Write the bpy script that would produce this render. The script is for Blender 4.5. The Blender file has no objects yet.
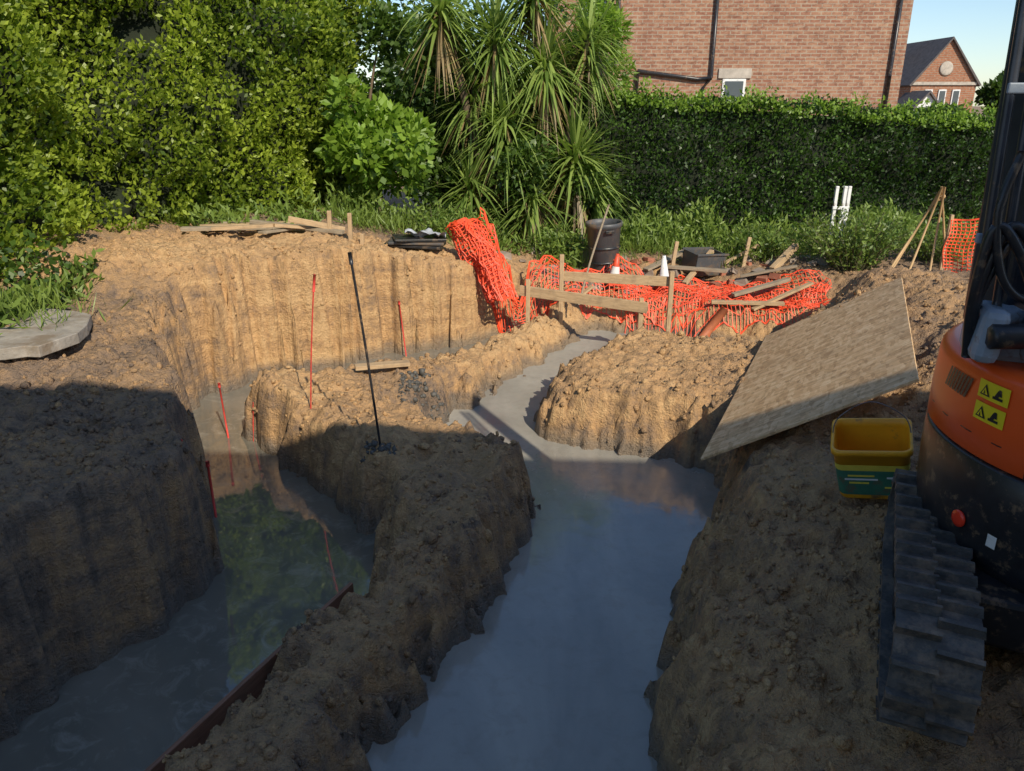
import bpy, math, random
import numpy as np
from mathutils import Vector, Matrix
rng=np.random.default_rng(7); random.seed(7)
D=bpy.data; C=bpy.context
S=C.scene
# ------------------------------------------------------------------ noise
_tab=np.random.default_rng(3).random((256,256))
def vn(x,y,o=0):
    x=np.asarray(x,float)+o*17.3; y=np.asarray(y,float)+o*9.7
    xi=np.floor(x).astype(int); yi=np.floor(y).astype(int)
    fx=x-xi; fy=y-yi; fx=fx*fx*(3-2*fx); fy=fy*fy*(3-2*fy)
    a=_tab[xi&255,yi&255]; b=_tab[(xi+1)&255,yi&255]; c=_tab[xi&255,(yi+1)&255]; d=_tab[(xi+1)&255,(yi+1)&255]
    return (a*(1-fx)+b*fx)*(1-fy)+(c*(1-fx)+d*fx)*fy
def fbm(x,y,oct=4,o=0):
    s=0;a=.5;t=0
    for i in range(oct):
        s=s+a*(vn(x*2**i,y*2**i,o+i*3)-.5); t+=a; a*=.5
    return s/t*2
# ------------------------------------------------------------------ materials
def nm(name):
    m=D.materials.new(name); m.use_nodes=True
    nt=m.node_tree; b=nt.nodes['Principled BSDF']; return m,nt,b
def N(nt,t,**k):
    n=nt.nodes.new(t)
    for a,v in k.items():
        if a in n.inputs: n.inputs[a].default_value=v
        else: setattr(n,a,v)
    return n
def ramp(nt,fac,stops):
    r=nt.nodes.new('ShaderNodeValToRGB'); e=r.color_ramp.elements
    while len(e)<len(stops): e.new(.5)
    for i,(p,c) in enumerate(stops):
        e[i].position=p; e[i].color=(*c,1) if len(c)==3 else c
    nt.links.new(fac,r.inputs[0]); return r.outputs[0]
def mix(nt,f,a,b,mode='MIX'):
    n=nt.nodes.new('ShaderNodeMix'); n.data_type='RGBA'; n.blend_type=mode
    for s,v in ((0,f),(6,a),(7,b)):
        if isinstance(v,bpy.types.NodeSocket): nt.links.new(v,n.inputs[s])
        else: n.inputs[s].default_value=v if s==0 else (*v,1)
    return n.outputs[2]
def math_(nt,op,a,b=0.0,c=None):
    n=nt.nodes.new('ShaderNodeMath'); n.operation=op
    for i,v in enumerate((a,b) if c is None else (a,b,c)):
        if isinstance(v,bpy.types.NodeSocket): nt.links.new(v,n.inputs[i])
        else: n.inputs[i].default_value=v
    return n.outputs[0]
def mrange(nt,v,a,b,c=0,d=1):
    n=nt.nodes.new('ShaderNodeMapRange'); nt.links.new(v,n.inputs[0])
    for i,x in enumerate((a,b,c,d)): n.inputs[i+1].default_value=x
    return n.outputs[0]
def noise(nt,scale,detail=5,rough=.6,vec=None,dist=0):
    n=nt.nodes.new('ShaderNodeTexNoise'); n.inputs['Scale'].default_value=scale; n.inputs['Detail'].default_value=detail
    n.inputs['Roughness'].default_value=rough; n.inputs['Distortion'].default_value=dist
    if vec is not None: nt.links.new(vec,n.inputs['Vector'])
    return n.outputs[0]
def objco(nt): return nt.nodes.new('ShaderNodeTexCoord').outputs['Object']
def mapv(nt,vec,s=(1,1,1),r=(0,0,0)):
    n=nt.nodes.new('ShaderNodeMapping'); n.inputs['Scale'].default_value=s; n.inputs['Rotation'].default_value=r
    nt.links.new(vec,n.inputs[0]); return n.outputs[0]
def bump(nt,h,b,strength=.5,dist=.02,prev=None):
    n=nt.nodes.new('ShaderNodeBump'); n.inputs['Strength'].default_value=strength; n.inputs['Distance'].default_value=dist
    nt.links.new(h,n.inputs['Height'])
    if prev is not None: nt.links.new(prev,n.inputs['Normal'])
    nt.links.new(n.outputs[0],b.inputs['Normal']); return n.outputs[0]
def simple(name,col,rough=.6,metal=0,var=.25,scale=8,bmp=.15,dirt=0,dcol=(.16,.11,.07),stretch=(1,1,1)):
    m,nt,b=nm(name); co=mapv(nt,objco(nt),stretch)
    n=noise(nt,scale,4,.65,co)
    c=ramp(nt,n,[(.3,tuple(x*(1-var) for x in col)),(.7,tuple(min(1,x*(1+var)) for x in col))])
    if dirt>0:
        n2=noise(nt,scale*.7,5,.7,objco(nt))
        c=mix(nt,mrange(nt,n2,.62-dirt*.3,.68-dirt*.1),c,dcol)
    nt.links.new(c,b.inputs['Base Color']); b.inputs['Roughness'].default_value=rough; b.inputs['Metallic'].default_value=metal
    if bmp: bump(nt,noise(nt,scale*6,3,.6,co),b,bmp,.01)
    return m
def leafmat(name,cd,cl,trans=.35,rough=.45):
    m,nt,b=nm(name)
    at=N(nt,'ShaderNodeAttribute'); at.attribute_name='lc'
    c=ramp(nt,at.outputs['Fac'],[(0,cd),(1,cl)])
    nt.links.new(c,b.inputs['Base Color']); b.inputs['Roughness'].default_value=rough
    tr=N(nt,'ShaderNodeBsdfTranslucent'); c2=mix(nt,.5,c,(cl[0]*1.3,cl[1]*1.5,cl[2]*.6))
    nt.links.new(c2,tr.inputs[0])
    ms=N(nt,'ShaderNodeMixShader'); ms.inputs[0].default_value=trans
    nt.links.new(b.outputs[0],ms.inputs[1]); nt.links.new(tr.outputs[0],ms.inputs[2])
    nt.links.new(ms.outputs[0],nt.nodes['Material Output'].inputs[0]); return m
# ------------------------------------------------------------------ mesh helpers
def link(o,parent=None):
    C.collection.objects.link(o)
    if parent is not None: o.parent=parent
    return o
def mesh(name,verts,faces,mat=None,parent=None,smooth=False):
    me=D.meshes.new(name); me.from_pydata([tuple(v) for v in verts],[],[tuple(f) for f in faces]); me.update()
    if mat: me.materials.append(mat)
    if smooth: me.polygons.foreach_set('use_smooth',[True]*len(me.polygons))
    return link(D.objects.new(name,me),parent)
def qmesh(name,V,F,mat=None,lc=None,parent=None,smooth=False,attrs=None):
    V=np.asarray(V,np.float32); F=np.asarray(F,np.int32); k=F.shape[1]
    me=D.meshes.new(name); me.vertices.add(len(V)); me.vertices.foreach_set('co',V.ravel())
    me.loops.add(F.size); me.loops.foreach_set('vertex_index',F.ravel())
    me.polygons.add(len(F)); me.polygons.foreach_set('loop_start',np.arange(len(F),dtype=np.int32)*k)
    me.update(calc_edges=True)
    if smooth: me.polygons.foreach_set('use_smooth',np.ones(len(F),bool))
    if lc is not None: attrs={'lc':lc}
    if attrs:
        for n,a in attrs.items():
            at=me.attributes.new(n,'FLOAT','POINT'); at.data.foreach_set('value',np.asarray(a,np.float32))
    if mat: me.materials.append(mat)
    return link(D.objects.new(name,me),parent)
def empty(name,loc=(0,0,0),rot=(0,0,0)):
    o=D.objects.new(name,None); o.location=loc; o.rotation_euler=rot; return link(o)
def box(name,size,loc,rot=(0,0,0),mat=None,bev=.005,parent=None):
    sx,sy,sz=[s/2 for s in size]
    v=[(x*sx,y*sy,z*sz) for x in(-1,1) for y in(-1,1) for z in(-1,1)]
    f=[(0,1,3,2),(4,6,7,5),(0,4,5,1),(2,3,7,6),(0,2,6,4),(1,5,7,3)]
    o=mesh(name,v,f,mat,parent); o.location=loc; o.rotation_euler=rot
    if bev:
        b=o.modifiers.new('b','BEVEL'); b.width=bev; b.segments=2; b.limit_method='NONE'
    return o
def beam(name,p0,p1,w,h,mat,parent=None,bev=.004,roll=0):
    p0=Vector(p0);p1=Vector(p1);d=p1-p0
    o=box(name,(d.length,w,h),(0,0,0),mat=mat,bev=bev,parent=parent)
    x=d.normalized(); up=Vector((0,0,1)) if abs(x.z)<.95 else Vector((0,1,0))
    y=up.cross(x).normalized(); z=x.cross(y)
    M=Matrix((x,y,z)).transposed().to_4x4()@Matrix.Rotation(roll,4,'X'); M.translation=(p0+p1)/2
    o.matrix_world=M; return o
def sweep(pts,r,seg=8,closed=False):
    P=[Vector(p) for p in pts]; n=len(P); V=[];F=[]
    rr=r if hasattr(r,'__len__') else [r]*n
    up=Vector((.13,.21,1)).normalized()
    for i,p in enumerate(P):
        t=(P[min(i+1,n-1)]-P[max(i-1,0)]).normalized()
        a=t.cross(up)
        if a.length<.05: a=t.cross(Vector((1,0,0)))
        a.normalize(); b=t.cross(a)
        for k in range(seg):
            w=2*math.pi*k/seg; V.append(p+(a*math.cos(w)+b*math.sin(w))*rr[i])
    for i in range(n-1):
        for k in range(seg):
            F.append((i*seg+k,i*seg+(k+1)%seg,(i+1)*seg+(k+1)%seg,(i+1)*seg+k))
    F.append(tuple(range(seg))); F.append(tuple((n-1)*seg+k for k in reversed(range(seg))))
    return V,F
def smoothpts(pts,n=8):
    P=[Vector(p) for p in pts]; out=[]
    for i in range(len(P)-1):
        a=P[max(i-1,0)];b=P[i];c=P[i+1];d=P[min(i+2,len(P)-1)]
        for k in range(n):
            t=k/n
            out.append(.5*((2*b)+(c-a)*t+(2*a-5*b+4*c-d)*t*t+(3*b-a-3*c+d)*t**3))
    out.append(P[-1]); return out
def tube(name,pts,r,mat,parent=None,seg=8,sm=True):
    if sm and len(pts)>2: pts=smoothpts(pts)
    V,F=sweep(pts,r,seg); return mesh(name,V,F,mat,parent,True)
def merge(name,parts,mat,parent=None,smooth=False):
    V=[];F=[]
    for v,f in parts:
        o=len(V); V+=list(v); F+=[tuple(i+o for i in q) for q in f]
    return mesh(name,V,F,mat,parent,smooth)
# ------------------------------------------------------------------ terrain definition
# x,y, height, bank width, tone(0 dark topsoil .. 1 tan clay; raised in shaded zones to brighten the shade)
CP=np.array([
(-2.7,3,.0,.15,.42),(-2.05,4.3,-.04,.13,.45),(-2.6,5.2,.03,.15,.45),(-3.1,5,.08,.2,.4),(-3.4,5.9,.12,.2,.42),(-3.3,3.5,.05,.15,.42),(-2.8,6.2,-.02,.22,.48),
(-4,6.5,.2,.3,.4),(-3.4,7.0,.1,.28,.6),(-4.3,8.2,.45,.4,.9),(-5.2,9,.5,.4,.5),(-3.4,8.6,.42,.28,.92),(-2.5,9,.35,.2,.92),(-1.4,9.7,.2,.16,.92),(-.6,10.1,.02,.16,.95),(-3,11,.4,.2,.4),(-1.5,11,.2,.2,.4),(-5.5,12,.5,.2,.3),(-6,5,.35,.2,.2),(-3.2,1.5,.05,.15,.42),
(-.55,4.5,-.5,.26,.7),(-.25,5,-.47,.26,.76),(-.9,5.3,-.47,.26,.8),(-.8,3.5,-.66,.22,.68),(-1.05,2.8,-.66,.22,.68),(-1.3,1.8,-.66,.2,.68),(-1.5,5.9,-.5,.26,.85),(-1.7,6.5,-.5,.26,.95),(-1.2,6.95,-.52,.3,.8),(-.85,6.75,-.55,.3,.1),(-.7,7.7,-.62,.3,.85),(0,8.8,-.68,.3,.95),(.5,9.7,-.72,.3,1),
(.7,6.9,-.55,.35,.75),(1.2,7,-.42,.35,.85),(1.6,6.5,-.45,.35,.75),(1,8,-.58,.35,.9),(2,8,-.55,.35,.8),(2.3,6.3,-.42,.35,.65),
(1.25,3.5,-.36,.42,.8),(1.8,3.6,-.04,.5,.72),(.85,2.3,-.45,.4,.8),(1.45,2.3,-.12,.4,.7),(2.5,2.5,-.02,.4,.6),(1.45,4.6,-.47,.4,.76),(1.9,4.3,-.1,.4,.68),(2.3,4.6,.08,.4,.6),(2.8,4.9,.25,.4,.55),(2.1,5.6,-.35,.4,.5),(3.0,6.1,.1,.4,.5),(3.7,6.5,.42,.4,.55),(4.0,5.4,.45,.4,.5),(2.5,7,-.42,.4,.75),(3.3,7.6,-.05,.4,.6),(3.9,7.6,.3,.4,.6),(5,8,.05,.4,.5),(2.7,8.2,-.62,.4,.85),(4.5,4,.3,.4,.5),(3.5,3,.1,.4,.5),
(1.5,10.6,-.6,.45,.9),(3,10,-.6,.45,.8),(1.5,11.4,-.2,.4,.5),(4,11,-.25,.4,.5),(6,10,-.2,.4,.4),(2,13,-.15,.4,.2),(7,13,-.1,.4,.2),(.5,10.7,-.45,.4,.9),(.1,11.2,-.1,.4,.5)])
PA=np.array([(-3.2,.5),(-2.6,2.3),(-2.45,2.89),(-2.15,3.6),(-1.82,4.17),(-2.1,4.8),(-2.45,5.6),(-2.95,6.6),(-3.35,7.4),(-2.42,8.3),(-1.38,9.06),(-.43,9.6),(.1,10.25),(.35,10.1),(0,9.4),(-.5,8.7),(-1.2,7.85),(-1.75,7.3),(-2.3,6.95),(-2.6,6.6),(-2.23,6.2),(-1.74,5.65),(-1.22,5.05),(-.97,4.58),(-.8,4.2),(-.9,3.92),(-1.2,3.4),(-1.51,2.75),(-2.1,.5)])
PB=np.array([(-1.1,.5),(-.61,2.75),(-.47,3.14),(-.24,3.69),(.05,4.28),(.26,4.98),(.2,5.5),(-.25,5.85),(-.92,6.4),(-.6,6.95),(-.33,7.38),(.33,8.68),(.88,9.6),(1.06,10.1),(2.76,9.5),(3.4,9.2),(3.2,8.5),(2.2,8.75),(1.25,9.0),(.9,8.5),(.4,7.7),(.15,6.75),(.43,6.29),(1.1,6.04),(1.69,5.79),(1.65,5.5),(1.2,4.5),(.93,3.87),(.73,3.28),(.555,2.75),(.3,.5)])
def sdist(x,y,P):
    n=len(P); d=np.full(x.shape,1e9); ins=np.zeros(x.shape,bool)
    for i in range(n):
        ax,ay=P[i]; bx,by=P[(i+1)%n]; ex,ey=bx-ax,by-ay
        t=np.clip(((x-ax)*ex+(y-ay)*ey)/(ex*ex+ey*ey),0,1)
        d=np.minimum(d,np.hypot(x-ax-t*ex,y-ay-t*ey))
        c=((ay>y)!=(by>y)); xx=ax+(y-ay)/(ey if ey else 1e-9)*ex
        ins^=(c&(x<xx))
    return np.where(ins,-d,d)
def fields(x,y):
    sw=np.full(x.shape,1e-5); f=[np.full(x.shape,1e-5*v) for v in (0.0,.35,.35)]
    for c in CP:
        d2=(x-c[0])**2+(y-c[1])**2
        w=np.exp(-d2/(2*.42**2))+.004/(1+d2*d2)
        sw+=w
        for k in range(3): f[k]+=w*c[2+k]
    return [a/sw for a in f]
def ground(x,y,full=False):
    x=np.asarray(x,float);y=np.asarray(y,float)
    T,W,tone=fields(x,y)
    d=np.minimum(sdist(x,y,PA),sdist(x,y,PB))
    core=np.clip(1-np.maximum(0,np.hypot(x*.9,(y-6.5))-7)/4,0,1)
    rid=1-2*np.abs(vn(x*4.3,y*4.3,41)-.5)*2
    ua=(x*.77+y*.63)+.25*fbm(x*2,y*2,2,44); va=-x*.63+y*.77
    fl=np.clip((T+.15)*4,0,1)*np.clip((y-6.3),0,1)*np.clip((1-x),0,1)
    flute=np.abs(vn(ua*4.6,va*.7,46)-.5)*2+.5*np.abs(vn(ua*11,va*1.2,47)-.5)*2
    dn=d+fbm(x*2.8,y*2.8,3,1)*.12+fbm(x*9,y*9,3,5)*.06+rid*.045-.03+fbm(x*24,y*24,2,6)*.02-fl*(flute-.55)*.28
    T=T+fbm(x*1.3,y*1.3,3,2)*.07+fbm(x*5,y*5,4,8)*.07*core+np.maximum(0,fbm(x*16,y*16,3,11))*.07*core-np.maximum(0,fbm(x*7,y*7,2,12)-.3)*.1*core
    s=np.clip(dn/W,0,1); p=1-(1-s)**2.0
    h=-1.18+(T+1.18)*p
    h=h+(fbm(x*9,y*9,3,14)*.11+fbm(x*25,y*25,2,15)*.05)*np.clip(s*(1-s)*4,0,1)
    if full: return h,tone,d,s
    return h
def axis(lo,hi,st,far0,far1):
    core=[lo]
    while core[-1]<hi: core.append(core[-1]+st(core[-1]))
    a=[];s=.06;v=lo
    while v>far0: v-=s; s*=1.22; a.append(v)
    b=[];s=.06;v=core[-1]
    while v<far1: v+=s; s*=1.22; b.append(v)
    return np.array(a[::-1]+core+b)
xs=axis(-5.6,5.2,lambda v:.021,-400,400)
ys=axis(1.7,11.3,lambda v:.016+max(0,(v-3.5))*.0016,-200,900)
X,Yg=np.meshgrid(xs,ys); H,tone,dd,ss=ground(X,Yg,True)
nx=len(xs);ny=len(ys)
def gz(x,y):
    i=min(max(int(np.searchsorted(xs,x)),1),nx-1); j=min(max(int(np.searchsorted(ys,y)),1),ny-1)
    fx=(x-xs[i-1])/(xs[i]-xs[i-1]); fy=(y-ys[j-1])/(ys[j]-ys[j-1])
    return float((H[j-1,i-1]*(1-fx)+H[j-1,i]*fx)*(1-fy)+(H[j,i-1]*(1-fx)+H[j,i]*fx)*fy)
idx=np.arange(nx*ny).reshape(ny,nx)
F=np.stack([idx[:-1,:-1],idx[:-1,1:],idx[1:,1:],idx[1:,:-1]],-1).reshape(-1,4)
m,nt,b=nm('soil'); co=objco(nt)
geo=N(nt,'ShaderNodeNewGeometry'); sepn=N(nt,'ShaderNodeSeparateXYZ'); nt.links.new(geo.outputs['True Normal'],sepn.inputs[0])
sepp=N(nt,'ShaderNodeSeparateXYZ'); nt.links.new(co,sepp.inputs[0])
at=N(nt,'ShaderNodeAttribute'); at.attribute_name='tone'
n1=noise(nt,1.6,5,.7,co,.3); n2=noise(nt,14,5,.75,co); n3=noise(nt,60,3,.7,co)
str_=noise(nt,9,4,.7,mapv(nt,co,(1,1,.14)))
lay=noise(nt,5,3,.6,mapv(nt,co,(.25,.25,1.6)))
steep=mrange(nt,sepn.outputs[2],.8,.4)
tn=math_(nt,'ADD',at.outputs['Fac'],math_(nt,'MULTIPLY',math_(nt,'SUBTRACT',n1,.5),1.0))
tn=math_(nt,'ADD',tn,math_(nt,'MULTIPLY',math_(nt,'SUBTRACT',n2,.5),1.0))
tn=math_(nt,'ADD',tn,math_(nt,'MULTIPLY',math_(nt,'MULTIPLY',math_(nt,'SUBTRACT',str_,.5),1.5),steep))
tn=math_(nt,'ADD',tn,math_(nt,'MULTIPLY',math_(nt,'MULTIPLY',math_(nt,'SUBTRACT',lay,.55),1.3),steep))
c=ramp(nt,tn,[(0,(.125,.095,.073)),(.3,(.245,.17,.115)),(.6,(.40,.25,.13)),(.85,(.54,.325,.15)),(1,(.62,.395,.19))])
c=mix(nt,mrange(nt,n3,.55,.75,0,.5),c,(.155,.108,.07))
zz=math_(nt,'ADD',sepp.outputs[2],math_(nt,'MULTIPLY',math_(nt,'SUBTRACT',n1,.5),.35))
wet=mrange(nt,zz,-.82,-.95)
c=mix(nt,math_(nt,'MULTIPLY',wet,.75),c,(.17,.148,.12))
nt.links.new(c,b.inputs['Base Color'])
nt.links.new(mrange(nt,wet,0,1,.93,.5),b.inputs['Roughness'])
hh=math_(nt,'ADD',noise(nt,9,5,.75,co),math_(nt,'MULTIPLY',n3,.3))
bump(nt,hh,b,1.0,.07)
M_soil=m
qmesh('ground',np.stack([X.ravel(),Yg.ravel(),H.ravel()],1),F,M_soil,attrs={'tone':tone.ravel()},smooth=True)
# ------------------------------------------------------------------ water / wet concrete
def concrete_mat():
    m,nt,b=nm('wet_concrete_slurry'); co=objco(nt)
    n1=noise(nt,1.1,4,.6,mapv(nt,co,(1.6,.7,1)),.6); n2=noise(nt,7,5,.7,co,.4)
    c=ramp(nt,n1,[(.3,(.24,.23,.20)),(.55,(.33,.31,.265)),(.75,(.41,.38,.32))])
    c=mix(nt,mrange(nt,n2,.5,.8,0,.6),c,(.22,.19,.15))
    nt.links.new(c,b.inputs['Base Color'])
    sy=N(nt,'ShaderNodeSeparateXYZ'); nt.links.new(co,sy.inputs[0])
    dry=mrange(nt,math_(nt,'ADD',sy.outputs[1],math_(nt,'MULTIPLY',n1,1.5)),5.9,7.6)
    r=mrange(nt,math_(nt,'ADD',math_(nt,'MULTIPLY',n1,.5),math_(nt,'MULTIPLY',n2,.5)),.42,.62,.05,.24)
    r=math_(nt,'ADD',r,math_(nt,'MULTIPLY',dry,.34))
    nt.links.new(r,b.inputs['Roughness']); b.inputs['IOR'].default_value=1.5; b.inputs['Specular IOR Level'].default_value=.6
    nt.links.new(mrange(nt,dry,0,1,.5,.0),b.inputs['Coat Weight']); b.inputs['Coat Roughness'].default_value=.04; b.inputs['Coat IOR'].default_value=1.45
    hb=math_(nt,'ADD',noise(nt,3,4,.6,co),math_(nt,'MULTIPLY',n2,.4)); bump(nt,hb,b,.16,.03)
    return m
def water_mat():
    m,nt,b=nm('muddy_water'); co=objco(nt)
    n1=noise(nt,.9,4,.6,co,.5)
    c=ramp(nt,n1,[(.35,(.15,.14,.11)),(.65,(.22,.20,.16))])
    n2=noise(nt,5,6,.72,co,1.2)
    c=mix(nt,mrange(nt,n2,.52,.68,0,.7),c,(.31,.285,.235))
    nt.links.new(c,b.inputs['Base Color'])
    nt.links.new(mrange(nt,n2,.50,.70,.025,.24),b.inputs['Roughness'])
    b.inputs['IOR'].default_value=1.45; b.inputs['Specular IOR Level'].default_value=.85
    b.inputs['Coat Weight'].default_value=.4; b.inputs['Coat Roughness'].default_value=.02
    bump(nt,noise(nt,4,4,.55,co),b,.06,.012); return m
M_conc=concrete_mat(); M_wat=water_mat()
def sheet(name,poly,z,mat):
    me=D.meshes.new(name); me.from_pydata([(x,y,z) for x,y in poly],[],[tuple(range(len(poly)))]); me.materials.append(mat); link(D.objects.new(name,me))
sheet('trench_water',[(-3.6,.5),(-1.55,.5),(-1.15,2.75),(-.75,3.6),(-.5,4.3),(-.75,4.9),(-1.35,5.6),(-1.95,6.3),(-2.25,6.8),(-2.2,7.2),(-1.5,7.5),(-.2,8.8),(.3,9.8),(.3,10.5),(-1.5,9.6),(-3.9,8.2),(-3.3,6),(-2.4,4.6)],-1.0,M_wat)
sheet('wet_concrete',[(-1.3,.5),(.7,.5),(1.0,3),(1.7,4.5),(2.0,5.6),(2.0,6.2),(.8,6.8),(.6,7.4),(1.3,8.6),(3.3,8.2),(3.8,9.4),(1.2,10.6),(.6,9.9),(-.2,8.3),(-.9,7.3),(-1.2,6.4),(-.5,5.5),(0,5),(-.3,4.2),(-.8,3)],-.996,M_conc)
# ------------------------------------------------------------------ clods
def clods(n,name,xr,yr,pw,r0,r1,mat=None,tadd=0,r2=.025):
    ico=(1+5**.5)/2
    IV=np.array([(-1,ico,0),(1,ico,0),(-1,-ico,0),(1,-ico,0),(0,-1,ico),(0,1,ico),(0,-1,-ico),(0,1,-ico),(ico,0,-1),(ico,0,1),(-ico,0,-1),(-ico,0,1)])/1.9
    IF=np.array([(0,11,5),(0,5,1),(0,1,7),(0,7,10),(0,10,11),(1,5,9),(5,11,4),(11,10,2),(10,7,6),(7,1,8),(3,9,4),(3,4,2),(3,2,6),(3,6,8),(3,8,9),(4,9,5),(2,4,11),(6,2,10),(8,6,7),(9,8,1)])
    x=rng.uniform(*xr,n*3); y=yr[0]+(yr[1]-yr[0])*rng.random(n*3)**pw
    dens=fbm(x*1.5,y*1.5,3,30); h,t,d,s=ground(x,y,True)
    k=(s>.12)&(h>-.97)&(dens>rng.uniform(-.6,.5,n*3)); x=x[k][:n];y=y[k][:n];h=h[k][:n];t=t[k][:n]
    m=len(x); r=r0+r1*rng.random(m)**3+(rng.random(m)>.98)*r2
    sc=rng.uniform(.6,1.3,(m,1,3)); jit=rng.uniform(.7,1.3,(m,12,1))
    V=IV[None]*sc*jit*r[:,None,None]+np.stack([x,y,h+r*.2],1)[:,None]
    F=IF[None]+(np.arange(m)*12)[:,None,None]
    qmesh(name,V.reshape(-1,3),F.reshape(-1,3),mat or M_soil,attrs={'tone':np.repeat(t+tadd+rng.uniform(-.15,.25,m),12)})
clods(14000,'soil_clods',(-5,4.6),(1.9,10.9),1.3,.005,.022)
clods(9000,'soil_clods',(-3,3.2),(1.9,5.5),1.0,.003,.012,r2=.012)
M_mort=simple('wet_mortar',(.085,.08,.07),.6,var=.4,scale=20,bmp=.4)
clods(260,'mortar_spill',(-1.05,-.62),(6.5,6.95),1.0,.008,.02,M_mort); clods(60,'mortar_spill',(-1.08,-.84),(5.03,5.2),1.0,.01,.02,M_mort,r2=.0)
# ------------------------------------------------------------------ foliage
def leaves(name,P,L,Wd,mat,lc,out=None,outw=.6,up=.3,parent=None,droop=0):
    n=len(P); L=np.broadcast_to(L,(n,)).copy()*rng.uniform(.7,1.3,n); Wd=np.broadcast_to(Wd,(n,))*rng.uniform(.7,1.3,n)
    d=rng.normal(size=(n,3)); 
    if out is not None: d=d*.7+out*outw
    d[:,2]+=up; d/=np.linalg.norm(d,axis=1)[:,None]
    r=rng.normal(size=(n,3)); s=np.cross(d,r); s/=np.linalg.norm(s,axis=1)[:,None]; nn=np.cross(d,s)
    a=P; b_=P+d*(L*.5)[:,None]+s*(Wd*.5)[:,None]+nn*(Wd*.15)[:,None]; c=P+d*L[:,None]-np.array([0,0,droop])*L[:,None]; e=P+d*(L*.5)[:,None]-s*(Wd*.5)[:,None]+nn*(Wd*.15)[:,None]
    V=np.stack([a,b_,c,e],1).reshape(-1,3); F=np.arange(n*4).reshape(n,4)
    return qmesh(name,V,F,mat,lc=np.repeat(np.clip(lc,0,1),4),parent=parent)
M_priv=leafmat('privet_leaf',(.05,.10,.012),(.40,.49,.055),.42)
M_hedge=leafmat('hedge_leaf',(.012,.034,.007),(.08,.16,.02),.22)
M_hedget=leafmat('hedge_tip_leaf',(.08,.16,.02),(.28,.42,.055),.42)  # lighter copy of the hedge leaf, sunlight on the top shoots painted into the colour
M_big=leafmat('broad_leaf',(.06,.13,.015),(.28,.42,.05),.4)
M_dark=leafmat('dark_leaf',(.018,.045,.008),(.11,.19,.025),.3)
M_cord=leafmat('cordyline_leaf',(.06,.12,.02),(.34,.44,.11),.35)
M_weed=leafmat('weed_leaf',(.05,.11,.02),(.26,.35,.07),.35)
M_dry=leafmat('dry_leaf',(.14,.09,.04),(.40,.30,.15),.3)
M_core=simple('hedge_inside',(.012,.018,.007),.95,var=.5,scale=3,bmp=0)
M_bark=simple('bark',(.12,.085,.055),.9,var=.5,scale=12,bmp=.8,stretch=(1,1,.2))
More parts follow.
